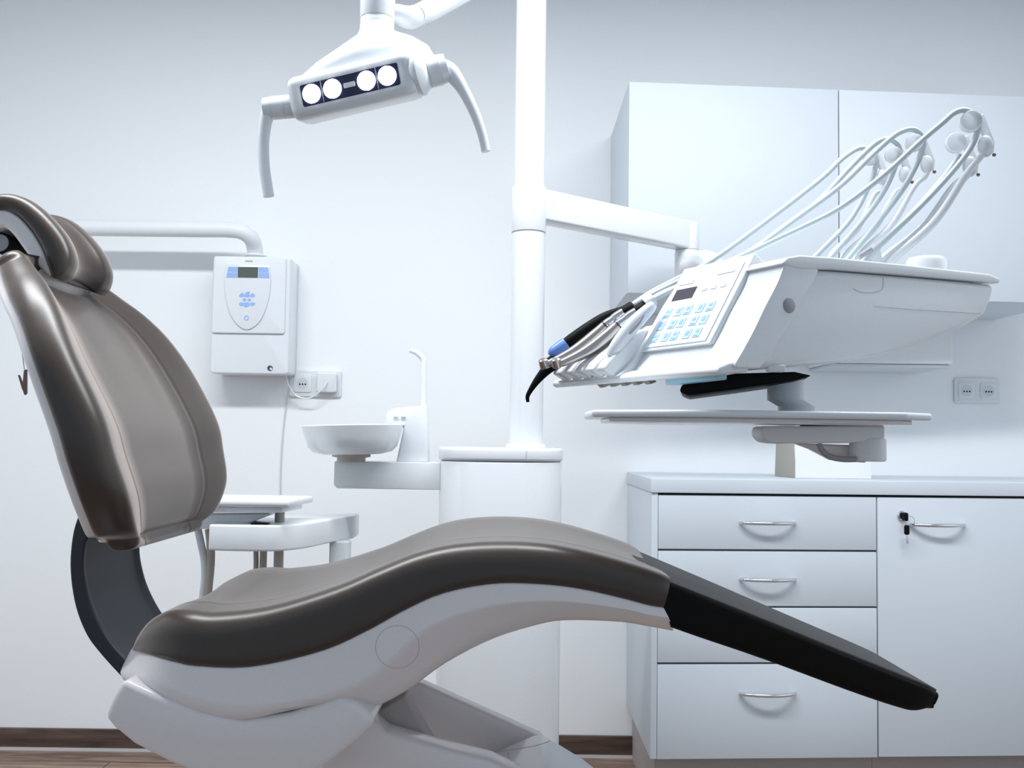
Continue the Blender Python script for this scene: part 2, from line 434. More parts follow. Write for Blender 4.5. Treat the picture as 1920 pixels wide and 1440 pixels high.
# ================================================================== X-RAY CONTROL BOX
XB = 3.415
def X(px, py, y=XB): return P(px, py, y)
a = X(400, 480); b = X(540, 702)
xb = thing('wall_control_box', 'white wall control box with blue keys, small screen and horizontal tube arm', 'control box', (0.5*(a.x+b.x), WY, b.z))
ctr = (0.5*(a.x+b.x), 0.5*(a.z+b.z))
bw, bh = b.x-a.x, a.z-b.z
obj('housing', prism([Vector((ctr[0]+x, XB, ctr[1]+z)) for x, z in rrect(bw, bh, 0.012)], (0, WY-XB-0.001, 0), 0.005), 'white', xb)
m0 = X(401, 480, XB-0.008); m1 = X(533, 626, XB-0.008)
fp = obj('front_panel', prism([Vector(((m0.x+m1.x)/2+x, XB-0.008, (m0.z+m1.z)/2+z)) for x, z in rrect(m1.x-m0.x, m0.z-m1.z, 0.008)], (0, 0.0078, 0), 0.003), 'white', xb)
YP = XB-0.0085
up = [(426, 497), (504, 499), (507, 530), (503, 565), (492, 595), (478, 613), (463, 619), (447, 611), (434, 592), (425, 562), (422, 528)]
up = catmull([up[-1]] + up + [up[0]], 60)
obj('key_plate', prism([X(x, y, YP) for x, y in [(426, 496), (504, 498)] + [p for p in catmull([(506, 500), (508, 530), (503, 565), (492, 595), (478, 612), (463, 618), (448, 611), (434, 592), (425, 562), (422, 528), (425, 498)], 44)]], (0, -0.005, 0), 0.0012, 2), 'white', fp)
YQ = YP-0.0052
def flat(pxs, m, name, par, th=0.0009, y=YQ): return obj(name, prism([X(x, ly, y) for x, ly in pxs], (0, -th, 0)), m, par)
flat([(446, 500.5), (484, 501), (483.5, 521), (446, 520.5)], 'lcd', 'screen', fp)
for q in ([(428, 500.5), (445, 500.5), (445, 509.5), (426.5, 509.2)], [(426.2, 510.6), (445, 510.8), (445, 520.5), (424.5, 520.3)],
          [(485, 501), (502.5, 501.4), (504, 510.3), (485, 510)], [(485, 511.2), (504.2, 511.5), (505.5, 521.4), (485, 521)]):
    flat(q, 'blue', 'key', fp)
def ell(cx, cy, rx, ry, n=20): return [(cx+rx*math.cos(2*PI*k/n), cy+ry*math.sin(2*PI*k/n)) for k in range(n)]
def wedge(cx, cy, rx, ry, up):
    s = -1 if up else 1
    return [(cx-rx, cy), (cx-rx*0.5, cy+s*ry*0.75), (cx, cy+s*ry), (cx+rx*0.5, cy+s*ry*0.75), (cx+rx, cy), (cx+rx*0.45, cy-s*ry*0.35), (cx-rx*0.45, cy-s*ry*0.35)]
for x0, x1 in ((448.5, 456.5), (457.5, 468), (469, 478)):
    w_ = (x1-x0)/2; c_ = (x0+x1)/2; tip = 3.4 if (x0 < 450 or x1 > 475) else 0
    flat([(x0, 553+tip*0.3), (c_, 547+tip*0.6), (x1, 546.5+tip*0.6 if x1 < 470 else 553), (x1, 556.5), (c_, 557.5), (x0, 556)], 'blue', 'key', fp)
    flat([(x0, 568), (c_, 566.5), (x1, 568), (x1, 573 if x1 < 470 else 571), (c_, 576-tip*0.6), (x0, 575-tip)], 'blue', 'key', fp)
flat(ell(458.5, 562, 3.4, 3), 'blue', 'key', fp); flat(ell(467.5, 562.3, 3.4, 3), 'blue', 'key', fp)
obj('power_button', tube([X(x, y, YQ-0.0005) for x, y in ell(462, 596, 3.6, 3.8, 24) + [(465.6, 596)]], 0.0013, 8), 'blue', fp)
flat([(460, 488), (474, 488.4), (474, 490.8), (460, 490.4)], 'print', 'maker_plate', fp, y=XB-0.0085)
obj('lock', lathe([(0.0085, 0), (0.0085, 0.003), (0.006, 0.004)], X(506.5, 690, XB-0.0005), (0, -1, 0), 20), 'navydot', xb)
obj('lock_slot', cyl(X(508, 691.5, XB-0.0047), (0, -1, 0), 0.004, 0.0008), 'white', xb)
ya = 3.40; yb = 3.47
arm = [P(-160, 424, ya), P(0, 425, ya), P(200, 428, ya), P(380, 430, ya), P(425, 430.5, ya), P(452, 434, ya), P(470, 446, ya+0.02), P(477, 462, ya+0.05), P(479, 482, yb), P(479, 500, yb)]
obj('tube_arm', tube(arm, 0.0268, 24, 60), 'whitem', xb)
obj('collar', cyl(P(479, 481.5, yb), (0, 0, 1), 0.038, 0.006, 0.002), 'whitem', xb)

# ================================================================== DENTAL UNIT (box, pole, arm)
UB = 2.56
ua, ub = P(819, 880, 2.42), P(1057, 880, 2.42)
ucx = (ua.x+ub.x)/2; uw = ub.x-ua.x
lz1 = P(985, 840, 2.5).z; lz0 = P(985, 864, 2.42).z
un = thing('dental_unit', 'white dental unit pedestal with tall pole and folding arm behind the chair', 'dental unit', (ucx, UB, 0))
def rprism(cx, cy, w, d, rad, z0, z1, bev=0.004, k=10):
    return prism([Vector((cx+x, cy+y, z0)) for x, y in rrect(w, d, rad, k)], (0, 0, z1-z0), bev, 3, 40)
obj('pedestal', rprism(ucx, UB, uw, 0.30, 0.10, 0.0, lz0-0.003), 'white', un)
ld = obj('lid', rprism(ucx, UB, uw+0.006, 0.306, 0.102, lz0-0.002, lz1, 0.007), 'white', un)
sx = P(987, 852, 2.408).x
obj('lid_seam', box(sx-0.0004, sx+0.0004, UB-0.1535, UB-0.1525, lz0, lz1-0.006), 'seam2', ld)
PY = 2.5
pc = P(986, 836, PY); px_ = pc.x
pc2 = Vector((px_, PY, 0))
def pz(py): return P(990, py, PY).z
zc0, zc1 = pz(437), pz(352)
obj('pole_foot', lathe([(0.050, 0), (0.050, 0.006), (0.046, 0.011), (0.0425, 0.012)], (px_, PY, lz1-0.001), (0, 0, 1)), 'white', un)
obj('lower_pole', cyl((px_, PY, lz1+0.008), (0, 0, 1), 0.0412, zc0-lz1-0.010, 0.0), 'white', un)
obj('upper_pole', cyl((px_, PY, zc1-0.005), (0, 0, 1), 0.0375, 2.72-zc1, 0.0), 'white', un)
obj('ceiling_rose', cyl((px_, PY, 2.70), (0, 0, 1), 0.07, 0.018, 0.003), 'white', un)
sl = obj('sleeve', cyl((px_, PY, zc0), (0, 0, 1), 0.0428, zc1-zc0, 0.002), 'white', un)
obj('sleeve_seam', cyl((px_, PY, zc0-0.002), (0, 0, 1), 0.0415, 0.0025), 'seam', un)
AY = 2.87
ae = P(1288, 440, AY)
za1, za0 = pz(353.5), pz(412)
ad = Vector((ae.x-px_, AY-PY, 0)); al = ad.length; ad.normalize(); an = Vector((-ad.y, ad.x, 0))
o_ = Vector((px_, PY, za0)) - an*0.028
obj('folding_arm', obox(o_, ad*al, an*0.056, (0, 0, za1-za0), 0.006), 'white', un)
ze1 = za1
obj('arm_knuckle', cyl((ae.x, ae.y, za0-0.002), (0, 0, 1), 0.034, za1-za0+0.0015, 0.004), 'white', un)
obj('drop_joint', cyl((ae.x, ae.y, za0-0.09), (0, 0, 1), 0.0345, 0.0875, 0.003), 'white', un)

# ================================================================== CONSOLE
PSI = math.radians(28)
e1 = Vector((math.cos(PSI), math.sin(PSI), 0)); e2 = Vector((-math.sin(PSI), math.cos(PSI), 0)); e3 = Vector((0, 0, 1))
K0 = P(1392, 688, 1.36)
def S(px, py, v=0.0):
    """pixel onto the console's plane parallel to the near side at v metres from it"""
    return PP(px, py, K0 + e2*v, e2)
def uvz(p): d = p-K0; return d.dot(e1), d.dot(e2), d.z
def K(u, v, z): return K0 + e1*u + e2*v + e3*z
cn = thing('delivery_console', 'white delivery console with blue keypad and whip arms hanging over the footrest', 'console', K(0.25, 0.2, -0.02))
WID = 0.44
# main body: side profile swept across the width with rounded shoulders
prof_px = [(1380, 688), (1394, 664), (1412, 640), (1436, 604), (1462, 560), (1490, 522), (1512, 506), (1560, 506), (1700, 517), (1868, 533), (1862, 560), (1848, 592), (1800, 618), (1730, 645), (1650, 667), (1570, 681), (1480, 688.5), (1430, 689)]
prof = [uvz(S(x, y))[::2] for x, y in prof_px]
def body_prism(prof, v0, v1, r, segs=4, ang=25):
    return prism([K(u, v0, z) for u, z in prof], e2*(v1-v0), r, segs, ang)
body = obj('body', body_prism(prof, 0.0, 0.235, 0.012, 4, 50), 'white', cn)
# lid plate
lid_px = [(1466, 494), (1478, 482), (1500, 478), (1560, 482), (1700, 496), (1855, 513), (1876, 522), (1875, 531), (1700, 515.5), (1560, 504.5), (1500, 504)]
lid = [uvz(S(x, y, -0.004))[::2] for x, y in lid_px]
obj('lid', body_prism(lid, -0.004, 0.239, 0.003, 3, 50), 'white', cn)
# deeper rear part of body and lid that carries the whip arms
rb = [uvz(S(x, y))[::2] for x, y in [(1672, 514), (1868, 533), (1862, 560), (1848, 592), (1800, 618), (1730, 645), (1672, 660)]]
obj('rear_body', body_prism(rb, 0.2355, 0.43, 0.012, 4, 50), 'white', cn)
rl = [uvz(S(x, y, -0.004))[::2] for x, y in [(1660, 492), (1700, 496), (1855, 513), (1876, 522), (1875, 531), (1700, 515.5), (1660, 511)]]
obj('rear_lid', body_prism(rl, 0.2395, 0.434, 0.003, 3, 50), 'white', cn)
_la = uvz(S(1560, 482, -0.004)); _lb = uvz(S(1855, 513, -0.004))
def on_lid(p):
    p = Vector(p); u = uvz(p)[0]
    return Vector((p.x, p.y, K0.z + _la[2] + (_lb[2]-_la[2])*(u-_la[0])/(_lb[0]-_la[0]) - 0.001))
# smooth front cover : sloped band from the lid's front edge down to the front lip
fc_px = [(1500, 480), (1482, 483), (1468, 495), (1454, 530), (1431, 574), (1410, 618), (1390, 655), (1376, 680), (1378, 690), (1420, 690), (1440, 668), (1454, 642), (1476, 606), (1500, 562), (1520, 530), (1530, 508)]
fcp = [uvz(S(x, y, 0.003))[::2] for x, y in catmull(fc_px[:9], 30) + fc_px[9:]]
obj('front_cover', body_prism(fcp, -0.002, 0.235, 0.022, 6, 50), 'white', cn)
# front lip shelf running under the instruments
lip = [uvz(S(x, y, 0.0))[::2] for x, y in [(1410, 676), (1372, 678), (1354, 686), (1350, 697), (1358, 703), (1410, 697)]]
obj('front_lip', body_prism(lip, 0.005, WID, 0.004, 3, 40), 'white', cn)
# grey round button
bp = S(1478, 573, -0.0005)
obj('round_button', lathe([(0.0105, 0), (0.0105, 0.0025), (0.009, 0.0035)], bp, -e2, 30), 'grey', cn)
# flap seam on the near side
bv = bvh_of(body)
def line_on(pxs, bvh, r, m, par, name='panel_seam', n=None):
    p = drape(catmull(pxs, n or 30), bvh, 0.0002)
    if len(p) > 2: return obj(name, tube(p, r, 6), m, par)
line_on([(1600, 541), (1612, 547), (1630, 549), (1648, 546), (1655, 540), (1656, 528), (1656, 520)], bv, 0.0005, 'seam2', body)
line_on([(1640, 574), (1700, 579), (1780, 584), (1848, 588)], bv, 0.0008, 'lgrey', body)
line_on([(1528, 508), (1600, 513.5), (1720, 523), (1868, 535)], bv, 0.0009, 'seam2', body)
# keypad module : wedge standing on the front cover, spanned between v0 and v1
kv0, kv1 = 0.07, 0.236
def kpl(px, py): return None
TR = S(1416, 473, kv0); BR = S(1330, 645, kv0)
ru, rz = uvz(TR)[::2]; bu, bz = uvz(BR)[::2]
kprof = [(ru, rz), (ru+0.035, rz-0.022), (ru+0.045, rz-0.06), (bu+0.05, bz-0.005), (bu, bz)]
mod = obj('keypad_module', prism([K(u, kv0, z) for u, z in kprof], e2*(kv1-kv0), 0.003), 'white', cn)
g1 = (Vector((bu-ru, 0, bz-rz))); gl = g1.length
gd = (e1*(bu-ru) + e3*(bz-rz)).normalized()          # down the slope
gn = gd.cross(e2).normalized()
if gn.dot(CAM - TR) < 0: gn = -gn
def kq(a, b, off=0.0):
    """a: 0..1 across (0 far/left, 1 near/right); b 0..1 down the slope"""
    return K(ru, kv1 + (kv0-kv1)*a, rz) + gd*(gl*b) + gn*off
def kflat(a0, a1, b0, b1, m, name, par, off=0.0006, th=0.0008, shear=0):
    return obj(name, prism([kq(a0, b0, off), kq(a1, b0, off), kq(a1, b1, off), kq(a0, b1, off)], gn*th), m, par)
kp_ = kflat(0.05, 0.93, 0.10, 0.96, 'whitem', 'key_sheet', mod, 0.0002, 0.0012)
kflat(0.10, 0.40, 0.29, 0.42, 'lcdd', 'screen', mod, 0.0015)
kflat(0.10, 0.30, 0.19, 0.235, 'lgrey', 'maker_plate', mod, 0.0015)
for k in range(3): kflat(0.50+0.13*k, 0.57+0.13*k, 0.33, 0.36, 'lgrey', 'indicator', mod, 0.0015)
kflat(0.62, 0.85, 0.17, 0.195, 'lgrey', 'type_mark', mod, 0.0015)
for r in range(3):
    b0 = 0.52 + 0.145*r
    for c, a0 in enumerate((0.09, 0.26, 0.39, 0.57, 0.71)):
        key = kflat(a0, a0+0.10, b0, b0+0.10, 'blue2', 'key', mod, 0.0015, 0.0008)
        kflat(a0+0.03, a0+0.07, b0+0.02, b0+0.045 + 0.02*((r+c) % 2), 'blue', 'key_symbol', key, 0.0024, 0.0003)
        if (r+c) % 2 == 0: kflat(a0+0.02, a0+0.08, b0+0.075, b0+0.088, 'blue', 'key_symbol', key, 0.0024, 0.0003)
# instrument holder cradle in the far half
VS = [0.258, 0.291, 0.324, 0.357, 0.390]
cr_px = [(1345, 690), (1362, 676), (1385, 650), (1425, 578), (1450, 578), (1440, 690)]
crp = [uvz(S(x, y, 0.0))[::2] for x, y in cr_px]
obj('holder_bed', prism([K(u, 0.236, z) for u, z in crp], e2*0.184, 0.004, 3, 30), 'white', cn)
cr2 = [uvz(S(x, y, 0.0))[::2] for x, y in [(1360, 690), (1370, 676), (1395, 640), (1446, 540), (1466, 506), (1490, 506), (1450, 690)]]
obj('bed_side', prism([K(u, 0.235, z) for u, z in cr2], e2*0.016, 0.004, 3, 30), 'white', cn)
for v in VS:
    q = [uvz(S(x, y, 0.0))[::2] for x, y in [(1326, 672), (1336, 655), (1400, 588), (1420, 584), (1390, 655), (1352, 690)]]
    obj('holder', prism([K(u, v-0.013, z) for u, z in q], e2*0.026, 0.004, 3, 30), 'white', cn)
    q = [uvz(S(x, y, 0.0))[::2] for x, y in [(1414, 692), (1432, 692), (1438, 701), (1426, 706)]]
    obj('release_tab', prism([K(u, v-0.008, z) for u, z in q], e2*0.014, 0.001), 'beige', cn)
# strip, black pad and hook under the console
q = K(-0.02, 0.02, 0)
obj('label_strip', prism([S(1247, 708, .17), S(1342, 697, .04), S(1342, 711, .04), S(1247, 722, .17)], e1*0.02, 0.002), 'cyan', cn)
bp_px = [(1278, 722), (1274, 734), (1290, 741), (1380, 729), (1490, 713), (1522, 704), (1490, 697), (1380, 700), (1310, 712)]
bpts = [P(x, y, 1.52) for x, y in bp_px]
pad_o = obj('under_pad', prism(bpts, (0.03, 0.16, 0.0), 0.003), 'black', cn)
h0 = P(1452, 690, 1.40)
obj('hook', box(h0.x-0.011, h0.x+0.013, 1.39, 1.405, h0.z-0.006, h0.z+0.004, 0.002), 'white', cn)
# rear arm from the drop joint to the console (hidden behind the console)
rj = K(0.36, 0.30, 0.02)
obj('rear_arm', tube([Vector((ae.x+0.002, ae.y-0.036, za0-0.055)), Vector((ae.x+0.03, ae.y-0.2, za0-0.075)), K(0.40, 0.50, 0.10), K(0.36, WID-0.02, 0.06)], [0.032, 0.03, 0.028, 0.028], 18, 24), 'white', cn)
obj('arm_cap', ball((ae.x+0.02, ae.y-0.045, za0-0.055), 0.045, 0.03, 0.035), 'white', cn)
# rear bump and tilted cradle behind the lid
q0 = P(1738, 489, 1.60)
kz = q0.z + 0.006 - on_lid(q0).z
obj('rear_knob', lathe([(0.032, 0), (0.032, kz-0.008), (0.028, kz-0.002), (0.0, kz)], on_lid(q0), (0, 0, 1)), 'clear', cn)
cc = P(1652, 484, 1.62)
obj('hose_gate', prism([on_lid(P(1626, 490, 1.62)), P(1634, 470, 1.62), P(1642, 463, 1.62), P(1650, 464, 1.62), on_lid(P(1664, 490, 1.62))], (0.0, 0.02, 0), 0.002), 'white', cn)
obj('gate_pin', tube([P(1610, 482, 1.61), P(1634, 467, 1.61)], 0.005, 10), 'grey', cn)
# whip arms with rollers: light levers rising from the lid
whips = [  # top roller px, base px, depth
    ((1630, 296), (1556, 480), 1.84, 0.9), ((1672, 290), (1580, 481), 1.79, 0.95), ((1712, 268), (1604, 483), 1.74, 1.0),
    ((1818, 228), (1668, 487), 1.62, 1.15), ((1790, 268), (1652, 486), 1.66, 1.1)]
for (tx, ty), (bx, by), Y, sc in whips:
    ctrl = [on_lid(P(bx-6, by+8, Y)), P(bx, by+4, Y), P(bx+(tx-bx)*0.42+20, by-(by-ty)*0.27, Y), P(bx+(tx-bx)*0.80+24, by-(by-ty)*0.62, Y), P(tx+24, ty+62, Y), P(tx+33, ty+38, Y)]
    wa = obj('whip_arm', tube(ctrl, [0.0066*sc, 0.0062*sc, 0.0058*sc, 0.005*sc, 0.0042*sc, 0.004*sc], 10, 32), 'white', cn)
    obj('roller', cyl(P(tx, ty, Y) - Vector((0, 0.008, 0)), (0.25, 1, 0.05), 0.0145*sc, 0.020, 0.003, 28), 'clear', wa)
    obj('lever_plate', prism([P(tx+x*sc, ty+y*sc, Y+0.006) for x, y in ((4, -10), (24, -13), (42, 34), (40, 50), (32, 50), (28, 36), (16, 4))], (0, 0.008, 0), 0.002), 'clear', wa)
    obj('guide_roller', ball(P(tx+26*sc, ty+40*sc, Y), 0.011*sc, 0.009, 0.016*sc, 16), 'clear', wa)
    obj('pivot_screw', ball(P(tx+40*sc, ty+54*sc, Y), 0.0032, segs=10), 'brown', wa)

# ------------------------------------------------------------------ handpieces
def hose(parent, front, over, down, r=0.0048, m='hose'):
    pts = front + over + down + [on_lid(down[-1])]
    return obj('hose', tube(pts, r, 10, 90), m, parent)
def hv(px, py, v): return S(px, py, v)
GR = 'handpieces in the console holders'
def lathe_path(pts, rs, segs=18, n=None): return tube(pts, rs, segs, n)
# depth (world Y) of the handpieces
H1, H2, H3 = 1.69, 1.655, 1.62
def hoses(px_list, Y0, Y1):
    n = len(px_list); return [P(x, y, Y0 + (Y1-Y0)*min(1, max(0, (x-1180)/430))) for x, y in px_list]
h = thing('handpiece', 'black dental syringe with blue collar and curved black nozzle, leftmost in the console', 'handpiece', P(1060, 650, H1), GR)
obj('body', lathe_path([P(1052, 651, H1), P(1075, 636, H1), P(1110, 612, H1), P(1135, 596, H1), P(1160, 583, H1), P(1176, 578, H1)], [0.0085, 0.0110, 0.0110, 0.0098, 0.0062, 0.0045], 18, 40), 'black', h)
lab(obj('collar', lathe_path([P(1031, 667, H1), P(1038, 661, H1), P(1055, 650, H1), P(1062, 645, H1)], [0.005, 0.0105, 0.0125, 0.0123], 18, 16), 'bluetip', h), 'blue collar')
obj('nozzle', lathe_path([P(1052, 672, H1), P(1036, 681, H1), P(1021, 697, H1), P(1006, 715, H1), P(994, 733, H1), P(989, 744, H1), P(990, 754, H1)], [0.0085, 0.0125, 0.0085, 0.006, 0.0042, 0.0034, 0.0026], 16, 40), 'black', h)
hose(h, hoses([(1174, 581), (1215, 552), (1262, 527), (1331, 491), (1430, 420), (1537, 337), (1578, 298)], H1, 1.84), [P(1605, 280, 1.84), P(1622, 278, 1.842), P(1640, 288, 1.848)], [P(1643, 305, 1.85), P(1631, 345, 1.85), P(1594, 412, 1.84), P(1534, 476, 1.82), P(1522, 492, 1.82)])
def chrome_hp(label, dx, dy, Y, front, over, down, Yt):
    h = thing('handpiece', label, 'handpiece', P(1080+dx, 650+dy, Y), GR)
    p = lambda x, y: P(x+dx, y+dy, Y)
    obj('body', lathe_path([p(1038, 680), p(1050, 675), p(1075, 664), p(1100, 650), p(1128, 628), p(1148, 609)], [0.0058, 0.0066, 0.0085, 0.0108, 0.0112, 0.0095], 20, 40), 'steel', h)
    obj('head', lathe([(0.0068, 0), (0.0078, 0.002), (0.0078, 0.014), (0.0055, 0.016)], p(1038, 684) - Vector((0.002, 0, 0.002)), (-0.25, -0.35, 0.9), 20), 'steel', h)
    obj('neck_ring', lathe_path([p(1148, 609), p(1150, 607)], [0.0098, 0.0098]), 'lcdd', h)
    obj('motor', lathe_path([p(1150, 607), p(1158, 601), p(1159, 600), p(1165, 595.5), p(1166, 595), p(1172, 590.5), p(1184, 583)], [0.0095, 0.0095, 0.0088, 0.0088, 0.0095, 0.0095, 0.0092], 20), 'chrome', h)
    lab(obj('connector', lathe_path([p(1182, 584), p(1184, 583), p(1200, 573), p(1203, 571)], [0.008, 0.0112, 0.0112, 0.009], 20), 'black', h), 'black hose connector')
    hose(h, front, over, down)
chrome_hp('chrome handpiece with black connector, second from left in the console, behind the other chrome one', -14, 4, H2,
    hoses([(1178, 577), (1225, 551), (1285, 522), (1360, 493), (1410, 469), (1480, 418), (1537, 375), (1590, 318), (1628, 280)], H2, 1.79),
    [P(1650, 264, 1.79), P(1668, 261, 1.79), P(1684, 272, 1.795)], [P(1685, 292, 1.80), P(1661, 352, 1.80), P(1620, 410, 1.79), P(1560, 480, 1.78), P(1548, 496, 1.78)], 1.79)
chrome_hp('nearest chrome handpiece with black connector, third from left in the console', 10, 3, H3,
    hoses([(1206, 573), (1240, 551), (1300, 525), (1360, 495), (1410, 470), (1500, 405), (1575, 349), (1630, 296), (1672, 258)], H3, 1.74),
    [P(1695, 245, 1.74), P(1714, 243, 1.74), P(1728, 255, 1.745)], [P(1730, 278, 1.75), P(1702, 340, 1.75), P(1650, 412, 1.74), P(1594, 481, 1.73), P(1580, 498, 1.73)], 1.74)
# fourth instrument: white sleeve with dark slit
h = thing('handpiece', 'white sleeved instrument with a dark slit, lying in the holder nearest the keypad', 'handpiece', P(1184, 620, 1.57), GR)
obj('body', lathe_path([P(1144, 668, 1.57), P(1154, 652, 1.57), P(1174, 625, 1.57), P(1196, 600, 1.57), P(1218, 578, 1.57), P(1226, 570, 1.57)], [0.007, 0.0105, 0.0115, 0.0115, 0.009, 0.006], 18, 30), 'white', h)
obj('slit', tube([P(1180, 626, 1.560), P(1188, 616, 1.559), P(1198, 604, 1.560), P(1210, 588, 1.561)], [0.0018, 0.0032, 0.0032, 0.001], 8), 'grey', h)
obj('connector', lathe_path([P(1210, 572, 1.62), P(1226, 561, 1.62)], [0.012, 0.010], 16), 'lgrey', h)
hose(h, hoses([(1226, 561), (1290, 530), (1360, 495), (1410, 472), (1440, 457), (1510, 424), (1575, 390), (1655, 330), (1725, 266), (1765, 232)], 1.62, 1.62),
     [P(1790, 211, 1.62), P(1812, 207, 1.62), P(1830, 220, 1.625)], [P(1833, 245, 1.63), P(1810, 292, 1.63), P(1740, 372, 1.63), P(1655, 455, 1.62), P(1632, 478, 1.62), P(1622, 494, 1.62)])
# fifth hose stub (spare line) parallel to the near whip
tag(obj('spare_hose', tube([P(1800, 290, 1.66), P(1772, 330, 1.66), P(1715, 395, 1.655), P(1650, 460, 1.65), P(1618, 492, 1.65), on_lid(P(1612, 500, 1.65))], 0.0048, 10, 40), 'hose'), 'short pale hose running from a whip roller down into the console lid', 'hose', None)

# ================================================================== TRAY under console
tz1 = P(1400, 768, 1.42).z
ty0, ty1 = 1.40, 1.76
tr = thing('instrument_tray', 'thin white tray shelf on a swing arm below the delivery console', 'tray', P(1400, 790, 1.55))
l0 = P(1090, 776, 1.50); r1 = P(1752, 776, 1.50)
zt_ = P(1400, 769, ty0).z; zb_ = P(1400, 783, ty0).z
out = [(P(1094, 780, 1.60).x, 1.58), (P(1110, 780, 1.47).x, 1.47), (P(1300, 780, ty0).x, ty0), (P(1700, 780, ty0).x, ty0), (P(1748, 780, 1.43).x, 1.43), (P(1752, 780, 1.5).x, 1.52), (P(1752, 780, 1.5).x, 1.70), (P(1700, 780, ty0).x, 1.75), (P(1300, 780, ty0).x-0.03, 1.75), (P(1100, 780, 1.60).x, 1.66)]
# seen level from the side: keep the plate flat, slightly dished
obj('tray_plate', prism([Vector((x, y, zb_)) for x, y in out], (0, 0, zt_-zb_), 0.004), 'white', tr)
cxm = sum(p[0] for p in out)/len(out); cym = sum(p[1] for p in out)/len(out)
obj('tray_underside', prism([Vector((cxm+(x-cxm)*0.9, cym+(y-cym)*0.88, zb_-0.006)) for x, y in out], (0, 0, 0.0058), 0.002), 'white', tr)
pp = P(1474, 768, 1.60)
kb = K0.z - 0.002
obj('post', loft([[Vector((pp.x+dx+0.028*math.cos(a), 1.60+0.028*math.sin(a), z)) for a in [2*PI*k/28 for k in range(28)]] for dx, z in ((0.016, zt_-0.002), (0.016, P(1474, 762, 1.60).z), (-0.001, P(1474, 750, 1.60).z), (-0.001, kb+0.004))]), 'whitem', tr)
sa = obj('swing_arm', merge(prism([P(x, y, 1.56) for x, y in [(1432, 799), (1428, 808), (1430, 820), (1440, 829), (1460, 832), (1590, 831), (1660, 824), (1660, 798)]], (0, 0.07, 0), 0.006)), 'whitem', tr)
obj('swing_joint', cyl(P(1627, 865, 1.585), (0, 0, 1), 0.0275, P(1627, 822, 1.585).z - P(1627, 865, 1.585).z, 0.003), 'whitem', tr)
obj('lever', tube([P(1535, 832, 1.57), P(1542, 845, 1.57), P(1556, 856, 1.57), P(1580, 861, 1.57), P(1604, 861, 1.57)], 0.0045, 10, 20), 'grey', tr)
obj('brace', prism([P(x, y, 1.60) for x, y in [(1490, 831), (1520, 842), (1560, 863), (1625, 868), (1625, 835)]], (0, 0.02, 0), 0.003), 'hull', tr)
obj('bearing_disc', cyl(P(1527, 800, 1.60), (0, 0, 1), 0.022, 0.0045), 'black', tr)

# ================================================================== OPERATING LAMP
LY = 1.76
lp = thing('operating_lamp', 'white operating lamp with four lit LEDs and two curved handles above the chair', 'lamp', P(690, 120, LY))
tl = math.radians(9.8); yw = math.radians(12)
lx = Vector((math.cos(tl)*math.cos(yw), -math.sin(yw), math.sin(tl)*math.cos(yw))).normalized()
ly = Vector((math.sin(yw), math.cos(yw), 0.16)); ly = (ly - lx*ly.dot(lx)).normalized()     # away from camera
lz = lx.cross(ly).normalized()
LC = P(664, 168, LY)
def Q(x, y, z): return LC + lx*x + ly*y + lz*z
pm = LY/F
hw = 0.106
# housing : rounded bar lofted along lx
rings = []
for x, s in ((-0.108, 0.80), (-0.104, 0.93), (-0.095, 1), (0.0, 1.0), (0.100, 1.0), (0.112, 0.96), (0.118, 0.84)):
    rings.append([Q(x, -0.004+yy*s*1.0, zz*s) for yy, zz in [(p[0]*1, p[1]) for p in rrect(0.075, 0.076, 0.018)]])
hs = obj('housing', loft(rings), 'white', lp)
fy = -0.0425
wn = obj('window', prism([Q(x+0.0065, fy, z-0.001) for x, z in rrect(0.178, 0.038, 0.004)], ly*0.004, 0.001), 'navy', lp)
for x in (-0.060, -0.0215, 0.0405, 0.078):
    obj('led', lathe([(0.0162, 0), (0.0162, 0.001), (0.013, 0.003), (0.006, 0.0042)], Q(x-0.003, fy-0.0005, -0.001), -ly, 28), 'led', lp)
obj('sensor', prism([Q(0.0065+x, fy-0.0005, -0.001+z) for x, z in rrect(0.021, 0.0085, 0.002)], -ly*0.001), 'white', wn)
for x in (-0.0437, 0.0562):
    obj('divider', prism([Q(x+a, fy-0.0005, -0.001+b) for a, b in rrect(0.0012, 0.037, 0.0005)], -ly*0.0012), 'grey', wn)
# dome
dome = [  # px left, px right, py centre, half depth
    (676, 738, 46, 0.030), (674, 740, 60, 0.031), (668, 752, 70, 0.036), (648, 783, 82, 0.046), (622, 806, 98, 0.055), (590, 815, 117, 0.060), (562, 818, 138, 0.058), (552, 812, 160, 0.050), (556, 800, 178, 0.036)]
rings = []
for k, (a, b, y, dp) in enumerate(dome):
    ya_ = y + (0 if k < 2 else (k-1)*2.6); yb_ = y - (0 if k < 2 else (k-1)*2.6)
    A = P(a, ya_, LY+0.035); B = P(b, yb_, LY+0.035); c = (A+B)/2; hx = (B-A)/2
    rings.append([c + hx*math.copysign(abs(math.cos(t))**0.8, math.cos(t)) + Vector((0, 1, 0))*dp*math.sin(t) for t in [2*PI*j/40 for j in range(40)]])
obj('cover', loft(rings), 'white', lp)
